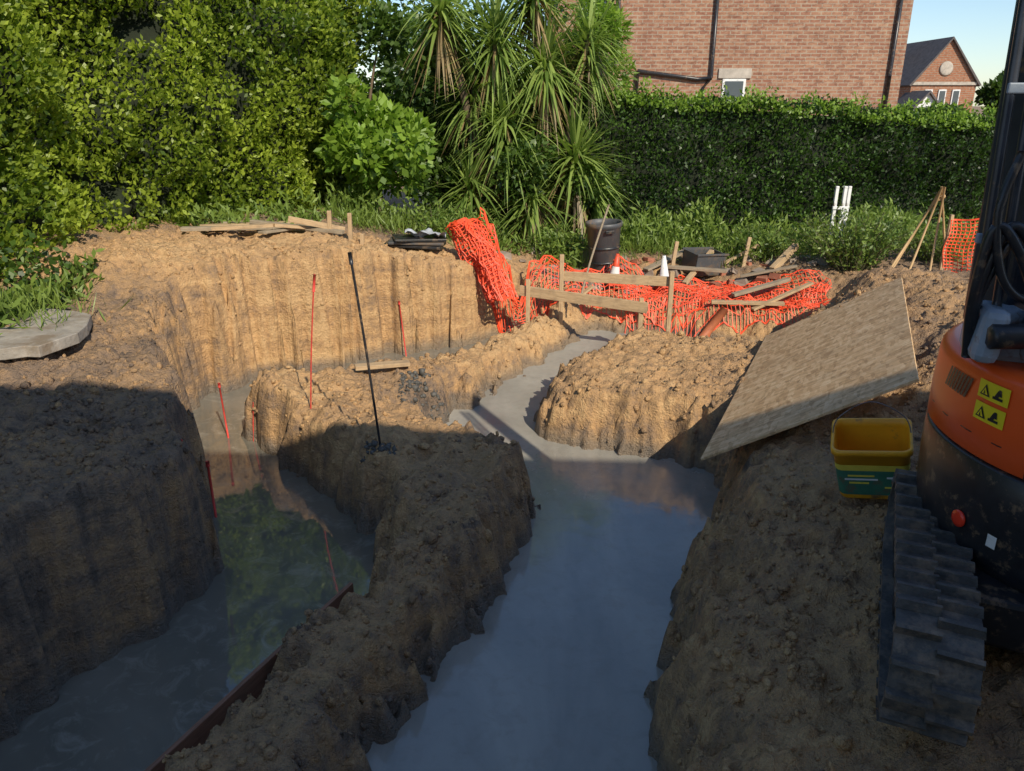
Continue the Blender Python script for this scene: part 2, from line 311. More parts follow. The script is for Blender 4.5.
def hedge(name,path,side,ztop,zbot,n,L,W,mat,lump=.45,lf=1.3,depth=.22,thick=1.2,seed=0,coreoff=.5,tips=0,tipmat=None,topdrop=.2,gapv=-.42,lcb=.45):
    par=empty(name)
    def surf(s,z): return fbm(s*lf,z*lf,3,20+seed)*lump+fbm(s*lf*4,z*lf*4,2,24+seed)*lump*.5
    P=np.array(path,float)
    seg=np.hypot(*np.diff(P,axis=0).T); cs=np.r_[0,np.cumsum(seg)]
    def at(s):
        x=np.interp(s,cs,P[:,0]);y=np.interp(s,cs,P[:,1]); e=.35
        tx=np.interp(s+e,cs,P[:,0])-np.interp(s-e,cs,P[:,0]); ty=np.interp(s+e,cs,P[:,1])-np.interp(s-e,cs,P[:,1])
        l=np.hypot(tx,ty)+1e-9; return x,y,side*ty/l,-side*tx/l
    sl=np.linspace(0,cs[-1],200); zl=np.array([ztop(a) for a in sl])
    s=rng.random(n)*cs[-1]; x,y,nx_,ny_=at(s)
    zt=np.interp(s,sl,zl)+fbm(s*1.7,s*0,3,40+seed)*.14
    u=rng.random(n); z=zbot+(zt-zbot)*u
    topmask=rng.random(n)<.2; z=np.where(topmask,zt+rng.normal(size=n)*.05,z)
    dp=-rng.exponential(depth,n)+surf(s,z)
    dp=np.where(topmask,-rng.random(n)*thick,dp)
    edge=np.clip((zt-z)/.25,0,1); dp-= (1-edge)**2*.15*(~topmask)
    Pp=np.stack([x+nx_*dp,y+ny_*dp,z],1)
    gap=fbm(s*2.3,z*2.3,3,50+seed); keep=(gap>gapv)|topmask
    out=np.stack([nx_,ny_,np.full(n,.35)],1)
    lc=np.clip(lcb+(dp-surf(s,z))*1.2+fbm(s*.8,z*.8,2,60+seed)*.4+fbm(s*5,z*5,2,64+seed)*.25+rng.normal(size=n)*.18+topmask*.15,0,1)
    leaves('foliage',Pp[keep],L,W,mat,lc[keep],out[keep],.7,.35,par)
    if tips:
        nt_=int(n*.18); s=rng.random(nt_)*cs[-1]; x,y,a_,b_=at(s); shoot=np.floor(s*9); rs=_tab[(shoot.astype(int)*7)&255,(shoot.astype(int)*13)&255]
        zt=np.interp(s,sl,zl)+fbm(s*1.7,s*0,3,40+seed)*.14; q=rng.random(nt_); z=zt-.14+q*(.1+tips*rs); dd_=rng.random(nt_)*.55*thick*(1-.3*q)-.14
        leaves('shoots',np.stack([x-a_*dd_,y-b_*dd_,z],1),L*1.05,W,tipmat or mat,.45+.4*q+rng.normal(size=nt_)*.15,None,0,.9,par)
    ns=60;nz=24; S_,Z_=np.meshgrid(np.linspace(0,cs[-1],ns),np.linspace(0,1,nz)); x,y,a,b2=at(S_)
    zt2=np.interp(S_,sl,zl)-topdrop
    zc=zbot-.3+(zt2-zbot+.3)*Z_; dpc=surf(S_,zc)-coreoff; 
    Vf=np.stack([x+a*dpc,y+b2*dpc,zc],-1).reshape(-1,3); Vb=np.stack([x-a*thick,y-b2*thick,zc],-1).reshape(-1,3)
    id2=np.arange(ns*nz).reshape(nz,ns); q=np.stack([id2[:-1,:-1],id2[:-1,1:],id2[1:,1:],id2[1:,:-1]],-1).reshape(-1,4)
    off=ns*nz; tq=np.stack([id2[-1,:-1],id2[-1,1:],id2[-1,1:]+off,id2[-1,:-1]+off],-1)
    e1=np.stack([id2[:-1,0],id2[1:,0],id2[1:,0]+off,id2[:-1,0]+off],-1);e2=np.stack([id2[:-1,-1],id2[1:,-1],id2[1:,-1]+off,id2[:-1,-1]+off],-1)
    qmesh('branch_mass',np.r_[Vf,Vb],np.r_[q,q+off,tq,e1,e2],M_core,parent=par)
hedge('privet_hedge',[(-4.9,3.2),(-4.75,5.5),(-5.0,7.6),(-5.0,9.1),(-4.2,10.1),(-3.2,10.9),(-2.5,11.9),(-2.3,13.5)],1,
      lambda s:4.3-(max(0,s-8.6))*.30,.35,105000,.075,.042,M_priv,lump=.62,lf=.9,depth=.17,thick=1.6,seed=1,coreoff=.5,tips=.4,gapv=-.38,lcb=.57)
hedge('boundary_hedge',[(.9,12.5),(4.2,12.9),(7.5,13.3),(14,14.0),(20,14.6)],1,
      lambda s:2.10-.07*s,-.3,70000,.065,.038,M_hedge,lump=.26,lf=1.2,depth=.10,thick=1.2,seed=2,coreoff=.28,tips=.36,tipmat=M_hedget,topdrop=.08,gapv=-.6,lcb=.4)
def crown(par,cx,cy,cz,rx,ry,rz,n,L,W,mat,seed=0,nc=14,lcb=.4):
    cc=rng.normal(size=(nc,3)); cc/=np.linalg.norm(cc,axis=1)[:,None]; cc*=rng.uniform(.35,.95,(nc,1)); cc=cc*np.array([rx,ry,rz])+np.array([cx,cy,cz])
    k=rng.integers(0,nc,n); d=rng.normal(size=(n,3)); d/=np.linalg.norm(d,axis=1)[:,None]
    rr=min(rx,rz)*rng.uniform(.28,.5,nc)[k]; P=cc[k]+d*(rr*rng.random(n)**.35)[:,None]
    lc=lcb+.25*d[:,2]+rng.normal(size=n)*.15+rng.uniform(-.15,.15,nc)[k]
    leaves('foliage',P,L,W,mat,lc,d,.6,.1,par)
    return cc
def tree(name,x,y,zb,h,rx,n,L,W,mat,lcb=.4,trunk=.12,nc=16,rz=None,z0=None):
    par=empty(name); rz=rz or h*.35; cz=zb+h-rz
    cc=crown(par,x,y,cz,rx,rx,rz,n,L,W,mat,nc=nc,lcb=lcb)
    parts=[sweep(smoothpts([(x,y,zb-.2),(x+.1*rx*.3,y,zb+h*.35),(x-.05,y,cz)]),np.linspace(trunk,trunk*.5,17),8)]
    for c_ in cc: parts.append(sweep(smoothpts([(x,y,zb+h*.35),((x+c_[0])/2,(y+c_[1])/2,(cz*.6+c_[2]*.4)),tuple(c_)],5),np.linspace(trunk*.45,trunk*.08,11),6))
    merge('trunk_and_limbs',parts,M_bark,par,True); return par
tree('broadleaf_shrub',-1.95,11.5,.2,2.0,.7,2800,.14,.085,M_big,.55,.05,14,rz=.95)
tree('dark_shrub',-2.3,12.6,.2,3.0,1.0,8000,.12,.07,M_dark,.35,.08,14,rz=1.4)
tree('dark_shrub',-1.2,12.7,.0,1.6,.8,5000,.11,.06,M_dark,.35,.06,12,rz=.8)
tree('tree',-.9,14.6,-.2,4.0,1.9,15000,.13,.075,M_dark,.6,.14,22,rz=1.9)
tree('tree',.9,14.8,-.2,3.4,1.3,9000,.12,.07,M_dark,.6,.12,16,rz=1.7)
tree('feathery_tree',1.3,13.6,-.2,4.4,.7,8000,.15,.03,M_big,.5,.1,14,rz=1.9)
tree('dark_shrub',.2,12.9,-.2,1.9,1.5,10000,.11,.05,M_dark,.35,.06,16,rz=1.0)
def cordyline(name,bx,by,bz,heads):
    par=empty(name); tp=[]; V=[];F=[];lc=[]; V2=[];F2=[];lc2=[]
    for (hx,hy,hz,R,nl) in heads:
        tp.append(sweep(smoothpts([(bx,by,bz-.3),((bx*2+hx)/3,(by*2+hy)/3,bz+(hz-bz)*.4),(hx,hy,hz)]),np.linspace(.085,.05,17),8))
        for i in range(nl):
            old=i>nl*.8
            ph=random.uniform(0,6.283); el=math.asin(random.uniform(-.6,1)) if not old else random.uniform(-1.4,-.7)
            l=R*random.uniform(.8,1.25); w=.024*random.uniform(.8,1.3)
            d=Vector((math.cos(ph)*math.cos(el),math.sin(ph)*math.cos(el),math.sin(el)))
            side=d.cross(Vector((0,0,1)))
            if side.length<.1: side=Vector((1,0,0))
            side.normalize(); p=Vector((hx,hy,hz-random.random()*.45)); dr=random.uniform(.1,.8)
            VV,FF,LL=(V,F,lc) if not old else (V2,F2,lc2)
            o=len(VV); lcv=random.uniform(.2,1)
            for k in range(6):
                t=k/5; ww=w*(.6+1.2*t if t<.35 else (1-t)*1.5+.02)
                q=p+d*(l*t)+Vector((0,0,-1))*(l*dr*t*t*math.cos(el)*.8)
                VV.append(q+side*ww);VV.append(q-side*ww); LL+= [lcv,lcv]
                if k: FF.append((o+2*k-2,o+2*k-1,o+2*k+1,o+2*k))
    merge('trunk',tp,M_bark,par,True)
    qmesh('sword_leaves',V,F,M_cord,lc=lc,parent=par)
    if V2: qmesh('dead_leaves',V2,F2,M_dry,lc=lc2,parent=par)
cordyline('cordyline_palm',-.3,12.3,-.1,[(-1.05,12.4,3.3,.85,260),(-.25,12.5,2.95,.95,300),(-.1,12.1,1.75,.95,320),(-.62,11.9,.85,.8,200),(-.6,12.6,2.2,.85,220)])
cordyline('cordyline_palm',.6,12.3,-.2,[(.5,12.3,2.6,.95,300),(.95,12.1,1.3,.95,330),(1.15,12.6,2.9,.8,200),(.3,11.9,.75,.8,220),(1.2,12.3,.7,.7,180),(.3,12.4,3.6,.9,240)])
def weeds(name,regions,mat,L,W,hmax,lcb=.5,up=1.0):
    PP=[];O=[];lc=[]
    for (x0,x1,y0,y1,n,hm) in regions:
        x=rng.uniform(x0,x1,n);y=rng.uniform(y0,y1,n); clump=np.clip(fbm(x*2,y*2,3,70)+.35,0,1.2)
        k=rng.random(n)<clump*1.3; x=x[k];y=y[k];cl=clump[k]
        g=ground(x,y); z=g+rng.random(len(x))**1.3*hm*cl
        PP.append(np.stack([x,y,z],1)); lc.append(lcb+.3*(z-g)/hm+rng.normal(size=len(x))*.15)
    P=np.concatenate(PP);lc=np.concatenate(lc)
    return leaves(name,P,L,W,mat,lc,None,0,up)
weeds('weeds',[(-2.6,1.0,11.0,12.2,9000,.65),(.6,3.0,11.6,12.5,7000,.7),(2.8,6.5,11.4,12.8,8000,.6),(-5.2,-2.6,9.9,11,2500,.3),(-4.9,-4.0,4.5,7.5,2500,.3),(6,12,9,13,6000,.6)],M_weed,.12,.035,.6)
weeds('grass',[(-2.6,-.3,10.6,11.2,1500,.2),(1.0,6.0,11.0,11.9,4000,.3),(-5,-3.6,5.9,6.9,500,.15)],M_weed,.22,.012,.4,.6,2.0)
P=np.stack([rng.uniform(-5.0,-4.1,2500),rng.uniform(4.5,7.6,2500),np.zeros(2500)],1)
P[:,2]=ground(P[:,0],P[:,1])+rng.random(2500)**2*.5*np.clip((-3.9-P[:,0]),0,1)
leaves('ivy',P,.07,.06,M_dark,rng.random(2500)*.6+.1,None,0,.3)
def wispy(name,cx,cy,n,h,r):
    par=empty(name); parts=[];LP=[]
    z0=gz(cx,cy)
    for i in range(n):
        a=random.uniform(0,6.28); rr=r*random.random()**.6; hh=h*random.uniform(.5,1)*(1-.35*(rr/r))
        p0=Vector((cx+.25*rr*math.cos(a),cy+.25*rr*math.sin(a),z0-.05)); p2=Vector((cx+rr*math.cos(a),cy+rr*math.sin(a),z0+hh)); p1=(p0+p2)/2+Vector((0,0,hh*.15))
        pts=smoothpts([p0,p1,p2],5); parts.append(sweep(pts,np.linspace(.007,.002,len(pts)),4))
        for k in range(26):
            t=random.uniform(.25,1); q=pts[int(t*(len(pts)-1))]; LP.append(q+Vector((random.gauss(0,.04),random.gauss(0,.04),random.gauss(0,.03))))
    merge('stems',parts,M_dry_st,par)
    LP=np.array([tuple(p) for p in LP]); leaves('foliage',LP,.075,.028,M_weed,rng.random(len(LP))*.8+.1,None,0,.5,par)
M_dry_st=simple('stem',(.13,.13,.06),.8,scale=10,bmp=0)
wispy('wild_shrub',4.7,10.6,130,1.0,.85)
wispy('wild_shrub',6.1,10.9,60,.8,.7)
wispy('wild_shrub',3.6,11.4,60,.55,.6)
wispy('wild_shrub',-1.1,11.2,70,.5,.6)
wispy('wild_shrub',.55,11.5,60,.5,.45)
# ------------------------------------------------------------------ timber etc
def woodmat(name,col,dark):
    m,nt,b=nm(name); co=objco(nt); n=noise(nt,5,5,.7,mapv(nt,co,(1.2,14,14)),.6)
    c=ramp(nt,n,[(.3,dark),(.6,col)]); n2=noise(nt,7,4,.7,co)
    c=mix(nt,mrange(nt,n2,.5,.75,0,.6),c,(.2,.14,.09)); nt.links.new(c,b.inputs['Base Color']); b.inputs['Roughness'].default_value=.75
    bump(nt,n,b,.4,.006); return m
M_wood=woodmat('sawn_timber',(.52,.37,.21),(.34,.22,.12)); M_wood2=woodmat('weathered_timber',(.36,.29,.2),(.2,.16,.11)); M_rust=woodmat('stained_board',(.34,.16,.095),(.19,.095,.055))
M_conc2=simple('paving_concrete',(.33,.295,.25),.9,var=.3,scale=5,bmp=.6,dirt=.5,dcol=(.22,.17,.12))
M_black=simple('black_plastic',(.02,.021,.023),.4,var=.4,scale=10,bmp=.1,dirt=.3)
M_steel=simple('steel',(.2,.18,.17),.45,.8,scale=20,bmp=.2,dirt=.4)
M_blk=simple('black_painted_steel',(.022,.022,.025),.35,0,scale=20,dirt=.2,bmp=.03)
M_redp=simple('red_marking_paint',(.58,.05,.035),.7,var=.3,scale=20,bmp=0)
M_orn=simple('orange_netting_plastic',(.78,.075,.02),.5,var=.25,scale=6,bmp=0)
M_white=simple('white_paint',(.72,.72,.7),.5,var=.08,scale=8,dirt=.15)
M_grey=simple('grey_plastic',(.07,.073,.078),.5,var=.2,scale=5,dirt=.5)
def slab(name,pts,z,th,mat,tilt=0):
    n=len(pts); V=[(x,y,z+tilt*(x-pts[0][0])) for x,y in pts]+[(x,y,z-th+tilt*(x-pts[0][0])) for x,y in pts]
    F=[tuple(range(n)),tuple(reversed(range(n,2*n)))]+[(i,i+n,(i+1)%n+n,(i+1)%n) for i in range(n)]
    o=mesh(name,V,F,mat); 
    bm=o.modifiers.new('b','BEVEL'); bm.width=.006; bm.segments=1
slab('paving_slab',[(-4.9,5.35),(-4.1,5.36),(-3.74,5.42),(-3.62,5.50),(-3.52,5.49),(-3.42,5.86),(-3.47,6.1),(-3.60,6.42),(-3.72,6.5),(-4.1,6.62),(-4.9,6.7)],.225,.09,M_conc2,-.01)
def G(x,y,dz=0): return (x,y,gz(x,y)+dz)
tp=empty('timber_stack')
for a,b_,w,h in [((-4.05,9.55),(-2.45,9.9),.12,.045),((-3.9,9.75),(-2.6,10.25),.15,.03),((-3.6,9.35),(-2.9,9.5),.1,.04),((-3.3,9.9),(-2.1,9.7),.09,.045),((-3.0,9.3),(-2.5,10.2),.1,.03),((-3.7,10.0),(-2.3,10.35),.1,.05),((-2.9,9.5),(-2.2,10.1),.08,.04)]:
    beam('plank',G(*a,.07+random.random()*.05),G(*b_,.07+random.random()*.05),w,h,random.choice([M_wood,M_wood,M_wood2]),tp)
for x,y,h in [(-2.28,9.75,.36),(-2.05,9.85,.38),(-1.9,9.8,.12)]:
    beam('post',G(x,y,-.15),(x+.01,y,gz(x,y)+h),.05,.05,M_wood,tp)
beam('rail',(-2.75,9.62,gz(-2.28,9.75)+.28),(-2.1,9.8,gz(-2.05,9.85)+.18),.03,.07,M_wood,tp)
ps=empty('plastic_pallet_stack')
for i in range(3): box('layer_%d'%i,(.75-.05*i,.35,.03),(-1.25+.03*i,9.95,gz(-1.25,9.95)+.05+.04*i),(.05,.03,.2*i-.15),M_black if i!=1 else M_grey,.005,ps)
nn_=14; gx,gy=np.meshgrid(np.linspace(-.25,.25,nn_),np.linspace(-.15,.15,nn_)); hh_=fbm(gx*9,gy*9,3,80)*.12+.12
ii=np.arange(nn_*nn_).reshape(nn_,nn_); FF=np.stack([ii[:-1,:-1],ii[:-1,1:],ii[1:,1:],ii[1:,:-1]],-1).reshape(-1,4)
o=qmesh('plastic_sheet',np.stack([gx.ravel(),gy.ravel(),hh_.ravel()],1),FF,simple('pale_sheet',(.45,.47,.5),.35,var=.2)); o.location=(-1.1,9.95,gz(-1.05,9.95)+.10)
r=empty('marker_rod'); tube('rod',[(-1.70,6.04,-.6),(-1.64,6.03,.0),(-1.56,6.02,.63)],.006,M_redp,r); 
tube('paint_tip',[(-1.575,6.02,.5),(-1.555,6.02,.64)],.011,M_redp,r,sm=False)
r=empty('marker_rod'); tube('rod',[(-.94,5.11,-.6),(-1.01,5.11,.3),(-1.07,5.1,.95)],.009,M_blk,r); tube('cap',[(-1.066,5.1,.9),(-1.073,5.1,.98)],.014,M_blk,r,sm=False)
for bx,by,tx,ty,h0,h1 in [(-1.28,8.95,-1.36,9.1,-1.05,-.35),(-.62,9.5,-.60,9.6,-1.05,-.35),(-2.62,6.55,-2.66,6.6,-1.05,-.5),(-1.92,4.42,-1.98,4.55,-.62,-.3)]:
    r=empty('red_marker_pin'); tube('pin',[(bx,by,h0),(tx,ty,h1)],.008,M_redp,r,sm=False); tube('head',[(tx,ty,h1-.02),(tx,ty,h1+.02)],.013,M_redp,r,sm=False)
beam('timber_offcut',G(-1.5,7.0,.05),G(-1.0,7.15,.06),.1,.04,M_wood)
sp=empty('shuttering_board')
beam('board',(-1.98,1.75,-.96),(-.96,3.95,-.90),.025,.22,M_rust,sp)
def gstroke(name,p0,p1,n=40,r=.006):
    t=np.linspace(0,1,n); x=p0[0]+(p1[0]-p0[0])*t+fbm(t*6,t*0,2,33)*.03; y=p0[1]+(p1[1]-p0[1])*t; z=ground(x,y)
    V,F=sweep([Vector((a,b2,c_)) for a,b2,c_ in zip(x,y,z)],list(r*(.5+.9*rng.random(n))),5); mesh(name,V,F,M_redp)
gstroke('paint_mark',(-1.6,9.35),(-1.25,9.5)); gstroke('paint_mark',(-1.75,5.5),(-1.74,5.75)); gstroke('paint_mark',(-1.93,4.5),(-2.1,4.45)); gstroke('paint_mark',(-1.05,4.62),(-.98,4.62)); gstroke('paint_mark',(-2.45,6.4),(-2.35,6.5))
m,nt,b=nm('osb'); co=objco(nt)
v=N(nt,'ShaderNodeTexVoronoi'); v.inputs['Scale'].default_value=36; nt.links.new(mapv(nt,co,(1,.3,1),(0,0,.6)),v.inputs['Vector'])
v2=N(nt,'ShaderNodeTexVoronoi'); v2.inputs['Scale'].default_value=32; nt.links.new(mapv(nt,co,(.3,1,1),(0,0,-.3)),v2.inputs['Vector'])
sp_=N(nt,'ShaderNodeSeparateColor'); nt.links.new(v.outputs['Color'],sp_.inputs[0]); sp2=N(nt,'ShaderNodeSeparateColor'); nt.links.new(v2.outputs['Color'],sp2.inputs[0])
f=math_(nt,'MULTIPLY',math_(nt,'ADD',sp_.outputs[0],sp2.outputs[1]),.5)
c=ramp(nt,f,[(.1,(.44,.265,.12)),(.5,(.68,.44,.22)),(.9,(.82,.59,.34))])
n1=noise(nt,2.2,5,.7,co); c=mix(nt,mrange(nt,n1,.5,.75,0,.6),c,(.42,.28,.15)); n2=noise(nt,30,4,.7,co); c=mix(nt,mrange(nt,n2,.6,.7,0,.75),c,(.22,.14,.08))
nt.links.new(c,b.inputs['Base Color']); b.inputs['Roughness'].default_value=.7; bump(nt,f,b,.3,.003)
M_osb=m
A=Vector((1.288,4.68,-.32));B_=Vector((2.38,4.21,.415));Dd=Vector((2.54,7.97,-.53)); u=(B_-A); vv=(Dd-A); ul=u.length; ux=u.normalized(); nz_=ux.cross(vv).normalized(); vy=nz_.cross(ux); vl=vv.dot(vy)
o=box('osb_sheet',(ul,vl,.018),(0,0,0),mat=M_osb,bev=.002); Mx=Matrix((ux,vy,nz_)).transposed().to_4x4(); Mx.translation=A+ux*ul*.5+vy*vl*.5-ux*.03; o.matrix_world=Mx
# ------------------------------------------------------------------ orange netting
def net(name,fn,nu,nv,parent,w=.006):
    V=[]
    for j in range(nv+1):
        for i in range(nu+1): V.append(Vector(fn(i/nu,j/nv)))
    idn=lambda i,j:j*(nu+1)+i
    pv=[];pf=[]
    def strip(a,b_,wd):
        d=(b_-a)
        if d.length<1e-5: return
        s=d.cross(Vector((.1,-.75,.65)))
        if s.length<1e-5: return
        s=s.normalized()*wd
        o=len(pv); pv.extend([a+s,a-s,b_-s,b_+s]); pf.append((o,o+1,o+2,o+3))
    for j in range(nv+1):
        for i in range(nu): strip(V[idn(i,j)],V[idn(i+1,j)],w if j not in(0,nv) else w*1.8)
    for i in range(nu+1):
        for j in range(nv): strip(V[idn(i,j)],V[idn(i,j+1)],w*.8)
    return mesh('mesh_panel',pv,pf,M_orn,parent)
NET=empty('orange_barrier_netting')
us=[0,.18,.36,.55,.75,1]; nX=[-.45,.45,1.3,2.2,3.1,4.1]; nY=[9.9,10.1,10.2,9.9,9.8,9.7]; hT=[.66,.42,.26,.10,.05,.03]; sp=[.1,.4,.6,1.0,1.0,.6]
def nf(u_,v_,o=0,hs=1,dy=0):
    x=np.interp(u_,us,nX)+.10*float(fbm(np.array(v_*3+o),np.array(u_*9),2,90)); y0=np.interp(u_,us,nY)+dy; y=y0+v_*np.interp(u_,us,sp)+.2*float(fbm(np.array(u_*11+o),np.array(v_*2),3,91))
    g=gz(x,y); tpv=np.interp(u_,us,hT)*hs*(.75+.9*float(fbm(np.array(u_*8+o),np.array(.3),2,93)))
    z=g+.02+v_*tpv+max(0,.13*(float(fbm(np.array(u_*14+o),np.array(v_*3),3,92))+.1))
    return (x,y,z)
net('net',lambda a,b_:nf(a,b_),96,14,NET,.0055)
net('net',lambda a,b_:nf(.4+a*.6,b_*.9,9,1.0,-.25),55,12,NET,.0055)
def roll(u_,v_,k):
    t=v_; x=-.62+.5*t+(u_-.5)*(.42-.08*t); y=10.0-.55*t-.2*math.sin(u_*3.1)+.06*k
    z=.42-.85*t**1.15+.1*math.sin(u_*3.14)
    n_=float(fbm(np.array(u_*5+k*3),np.array(v_*4),3,95+k))
    return (x+.07*n_,y+.12*n_,z+.07*n_)
for k in range(4): net('net',lambda a,b_,k=k:roll(a,b_,k),12,20,NET,.0075)
pf=empty('timber_profile_board')
beam('rail',(.1,9.55,-.30),(1.62,9.0,-.39),.04,.13,M_wood,pf); beam('rail_2',(.62,9.75,-.16),(2.0,9.5,-.18),.04,.12,M_wood,pf)
for x,y,z in [(.63,9.72,.12),(1.98,9.46,-.04),(.2,9.5,-.15),(1.55,9.05,-.28)]: beam('stake',(x,y,-.85),(x,y,z+.0),.055,.055,M_wood,pf)
tube('leaning_pole',[(.85,9.6,-.5),(1.0,9.75,.05),(1.22,9.9,.72)],.014,M_wood2,pf)
db=empty('timber_debris')
for a,b_,w,h in [((2.6,9.85),(3.5,9.7),.1,.04),((2.9,9.95),(3.7,10.2),.09,.04),((3.1,9.7),(3.9,9.9),.08,.03),((.3,9.9),(1.1,10.4),.07,.03),((3.6,10.6),(4.0,10.9),.08,.08),((2.2,10.9),(3.0,10.7),.1,.04),((2.7,11.0),(3.6,11.3),.06,.03),((1.9,10.9),(2.6,11.3),.12,.03),((2.4,10.6),(2.9,11.2),.07,.05),((3.2,10.7),(3.9,10.5),.1,.03)]:
    beam('piece',G(*a,.06+.12*random.random()),G(*b_,.06+.2*random.random()),w,h,random.choice([M_wood,M_wood2,M_wood2]),db)
for x,y,h in [(2.25,10.9,.5),(3.3,11.0,.42)]: beam('upright',G(x,y,-.1),(x+.08,y+.05,gz(x,y)+h),.05,.05,M_wood,db)
cp=empty('clay_pipe'); tube('pipe',[(2.35,9.6,gz(2.35,9.6)+.06),(2.75,9.72,gz(2.75,9.72)+.06)],.055,simple('terracotta',(.45,.14,.06),.6),cp,16,False)
def blocks(name,n,x0,x1,y0,y1,s0,s1,mat):
    parts=[]
    for i in range(n):
        x=random.uniform(x0,x1);y=random.uniform(y0,y1);s=random.uniform(s0,s1)
        v0=[Vector((a*s*random.uniform(.7,1.3),b2*s*random.uniform(.6,1),c_*s*.5)) for a in(-1,1) for b2 in(-1,1) for c_ in(-1,1)]
        R=Matrix.Rotation(random.uniform(0,3),3,'Z')@Matrix.Rotation(random.uniform(-.5,.5),3,'X'); g=Vector(G(x,y,s*.3))
        parts.append(([R@q+g for q in v0],[(0,1,3,2),(4,6,7,5),(0,4,5,1),(2,3,7,6),(0,2,6,4),(1,5,7,3)]))
    merge(name,parts,mat)
blocks('rubble',80,-.2,4.6,10.4,11.4,.03,.1,simple('rubble',(.3,.24,.19),.9,var=.4,scale=3))
blocks('broken_bricks',35,.8,4.2,10.5,11.3,.04,.08,simple('brick_rubble',(.38,.15,.09),.9,var=.4,scale=3))
# ------------------------------------------------------------------ lathe helper
def lathe(name,prof,loc,mat,parent=None,seg=28,rot=(0,0,0),sc=(1,1,1),cap=True):
    V=[];F=[];n=len(prof)
    for r_,z in prof:
        for k in range(seg): a=2*math.pi*k/seg; V.append((r_*math.cos(a)*sc[0],r_*math.sin(a)*sc[1],z))
    for i in range(n-1):
        for k in range(seg): F.append((i*seg+k,i*seg+(k+1)%seg,(i+1)*seg+(k+1)%seg,(i+1)*seg+k))
    if cap: F.append(tuple(reversed(range(seg))))
    o=mesh(name,V,F,mat,parent,True); o.location=loc; o.rotation_euler=rot; return o
bn=empty('dustbin',(1.32,11.0,gz(1.32,11.0)+.02),(.03,-.05,.2)); bn.scale=(1.05,1.05,1.4)
lathe('body',[(.17,0),(.185,.02),(.23,.5),(.25,.51),(.25,.55),(.225,.55),(.22,.5),(.16,.03)],(0,0,0),M_grey,bn)
for k in(.15,.3): lathe('rib_%d'%int(k*100),[(.186+.09*k,k-.01),(.205+.09*k,k),(.19+.09*k,k+.015)],(0,0,0),M_black,bn,cap=False)
box('handle',(.12,.03,.03),(0,-.26,.48),mat=M_black,parent=bn)
M_cone=simple('cone_red_plastic',(.7,.08,.03),.45,dirt=.2)
def cone(loc,s=1,rot=(0,0,0),white=False):
    c0=empty('traffic_cone',loc,rot); c0.scale=(s,s,s); M1=M_cone
    box('base',(.36,.36,.04),(0,0,.02),mat=M_cone,bev=.015,parent=c0)
    prof=lambda z:.135-.1*(z-.04)/.66
    if white: lathe('body',[(prof(.04),.04),(prof(.7),.7),(.03,.7)],(0,0,0),M_white,c0,cap=False)
    else:
        lathe('lower',[(prof(.04),.04),(prof(.2),.2)],(0,0,0),M1,c0,cap=False);lathe('sleeve',[(prof(.2)+.003,.2),(prof(.42)+.003,.42)],(0,0,0),M_white,c0,cap=False)
        lathe('upper',[(prof(.42),.42),(prof(.7),.7),(.02,.7)],(0,0,0),M1,c0,cap=False)
cone(G(1.40,10.55,.08),.62,(.05,.1,.3)); cone(G(2.1,10.5,.12),.6,(.02,-.1,.5),True)
cr=empty('plastic_crate',G(2.75,11.1,.05),(.1,.05,.4))
for nm_,sz,lc_ in [('floor',(.5,.35,.02),(0,0,.01)),('side_front',(.5,.02,.3),(0,-.17,.16)),('side_back',(.5,.02,.3),(0,.17,.16)),('end_left',(.02,.32,.3),(-.24,0,.16)),('end_right',(.02,.32,.3),(.24,0,.16)),('rim_front',(.54,.03,.03),(0,-.185,.31)),('rim_back',(.54,.03,.03),(0,.185,.31))]: box(nm_,sz,lc_,mat=M_grey,parent=cr)
M_bam=simple('bamboo',(.50,.33,.16),.6,scale=6,stretch=(1,1,.3)); tr=empty('cane_wigwam')
for a,b_ in [((4.9,10.0),(5.46,10.03)),((5.1,9.85),(5.42,10.0)),((5.35,9.8),(5.44,9.98)),((5.75,10.1),(5.42,10.02)),((5.05,10.25),(5.45,10.05))]: tube('cane',[G(*a,-.05),(b_[0],b_[1],.92)],.014,M_bam,tr,sm=False)
tube('tie',[(5.4,9.98,.78),(5.48,10.05,.80)],.03,M_bam,tr,sm=False)
wp=empty('white_window_frame')
for x in(4.62,4.74,4.8): beam('stile',(x,11.3,-.25),(x+.03,11.35,.80+.0),.045,.045,M_white,wp)
beam('rail',(4.6,11.3,.5),(4.85,11.33,.5),.03,.04,M_white,wp)
NR=empty('orange_barrier_netting')
pz=[(5.45,9.75,.55),(5.95,9.5,.75),(6.6,9.3,.7)]
for x,y,z in pz: beam('stake',(x,y,-.4),(x+.02,y,z+.06),.04,.04,M_wood,NR)
def nr(u_,v_):
    x=5.45+1.15*u_; y=9.75-.45*u_+.04*math.sin(u_*20); top=np.interp(u_,[0,.43,1],[.55,.75,.7])-.08*math.sin(math.pi*((u_*2)%1))
    g=gz(x,y); return (x+.02*math.sin(v_*9),y-.05*math.sin(v_*3.1)+.04*float(fbm(np.array(u_*9),np.array(v_*4),2,97)),g+(top-g)*v_)
net('net',nr,30,18,NR,.007)
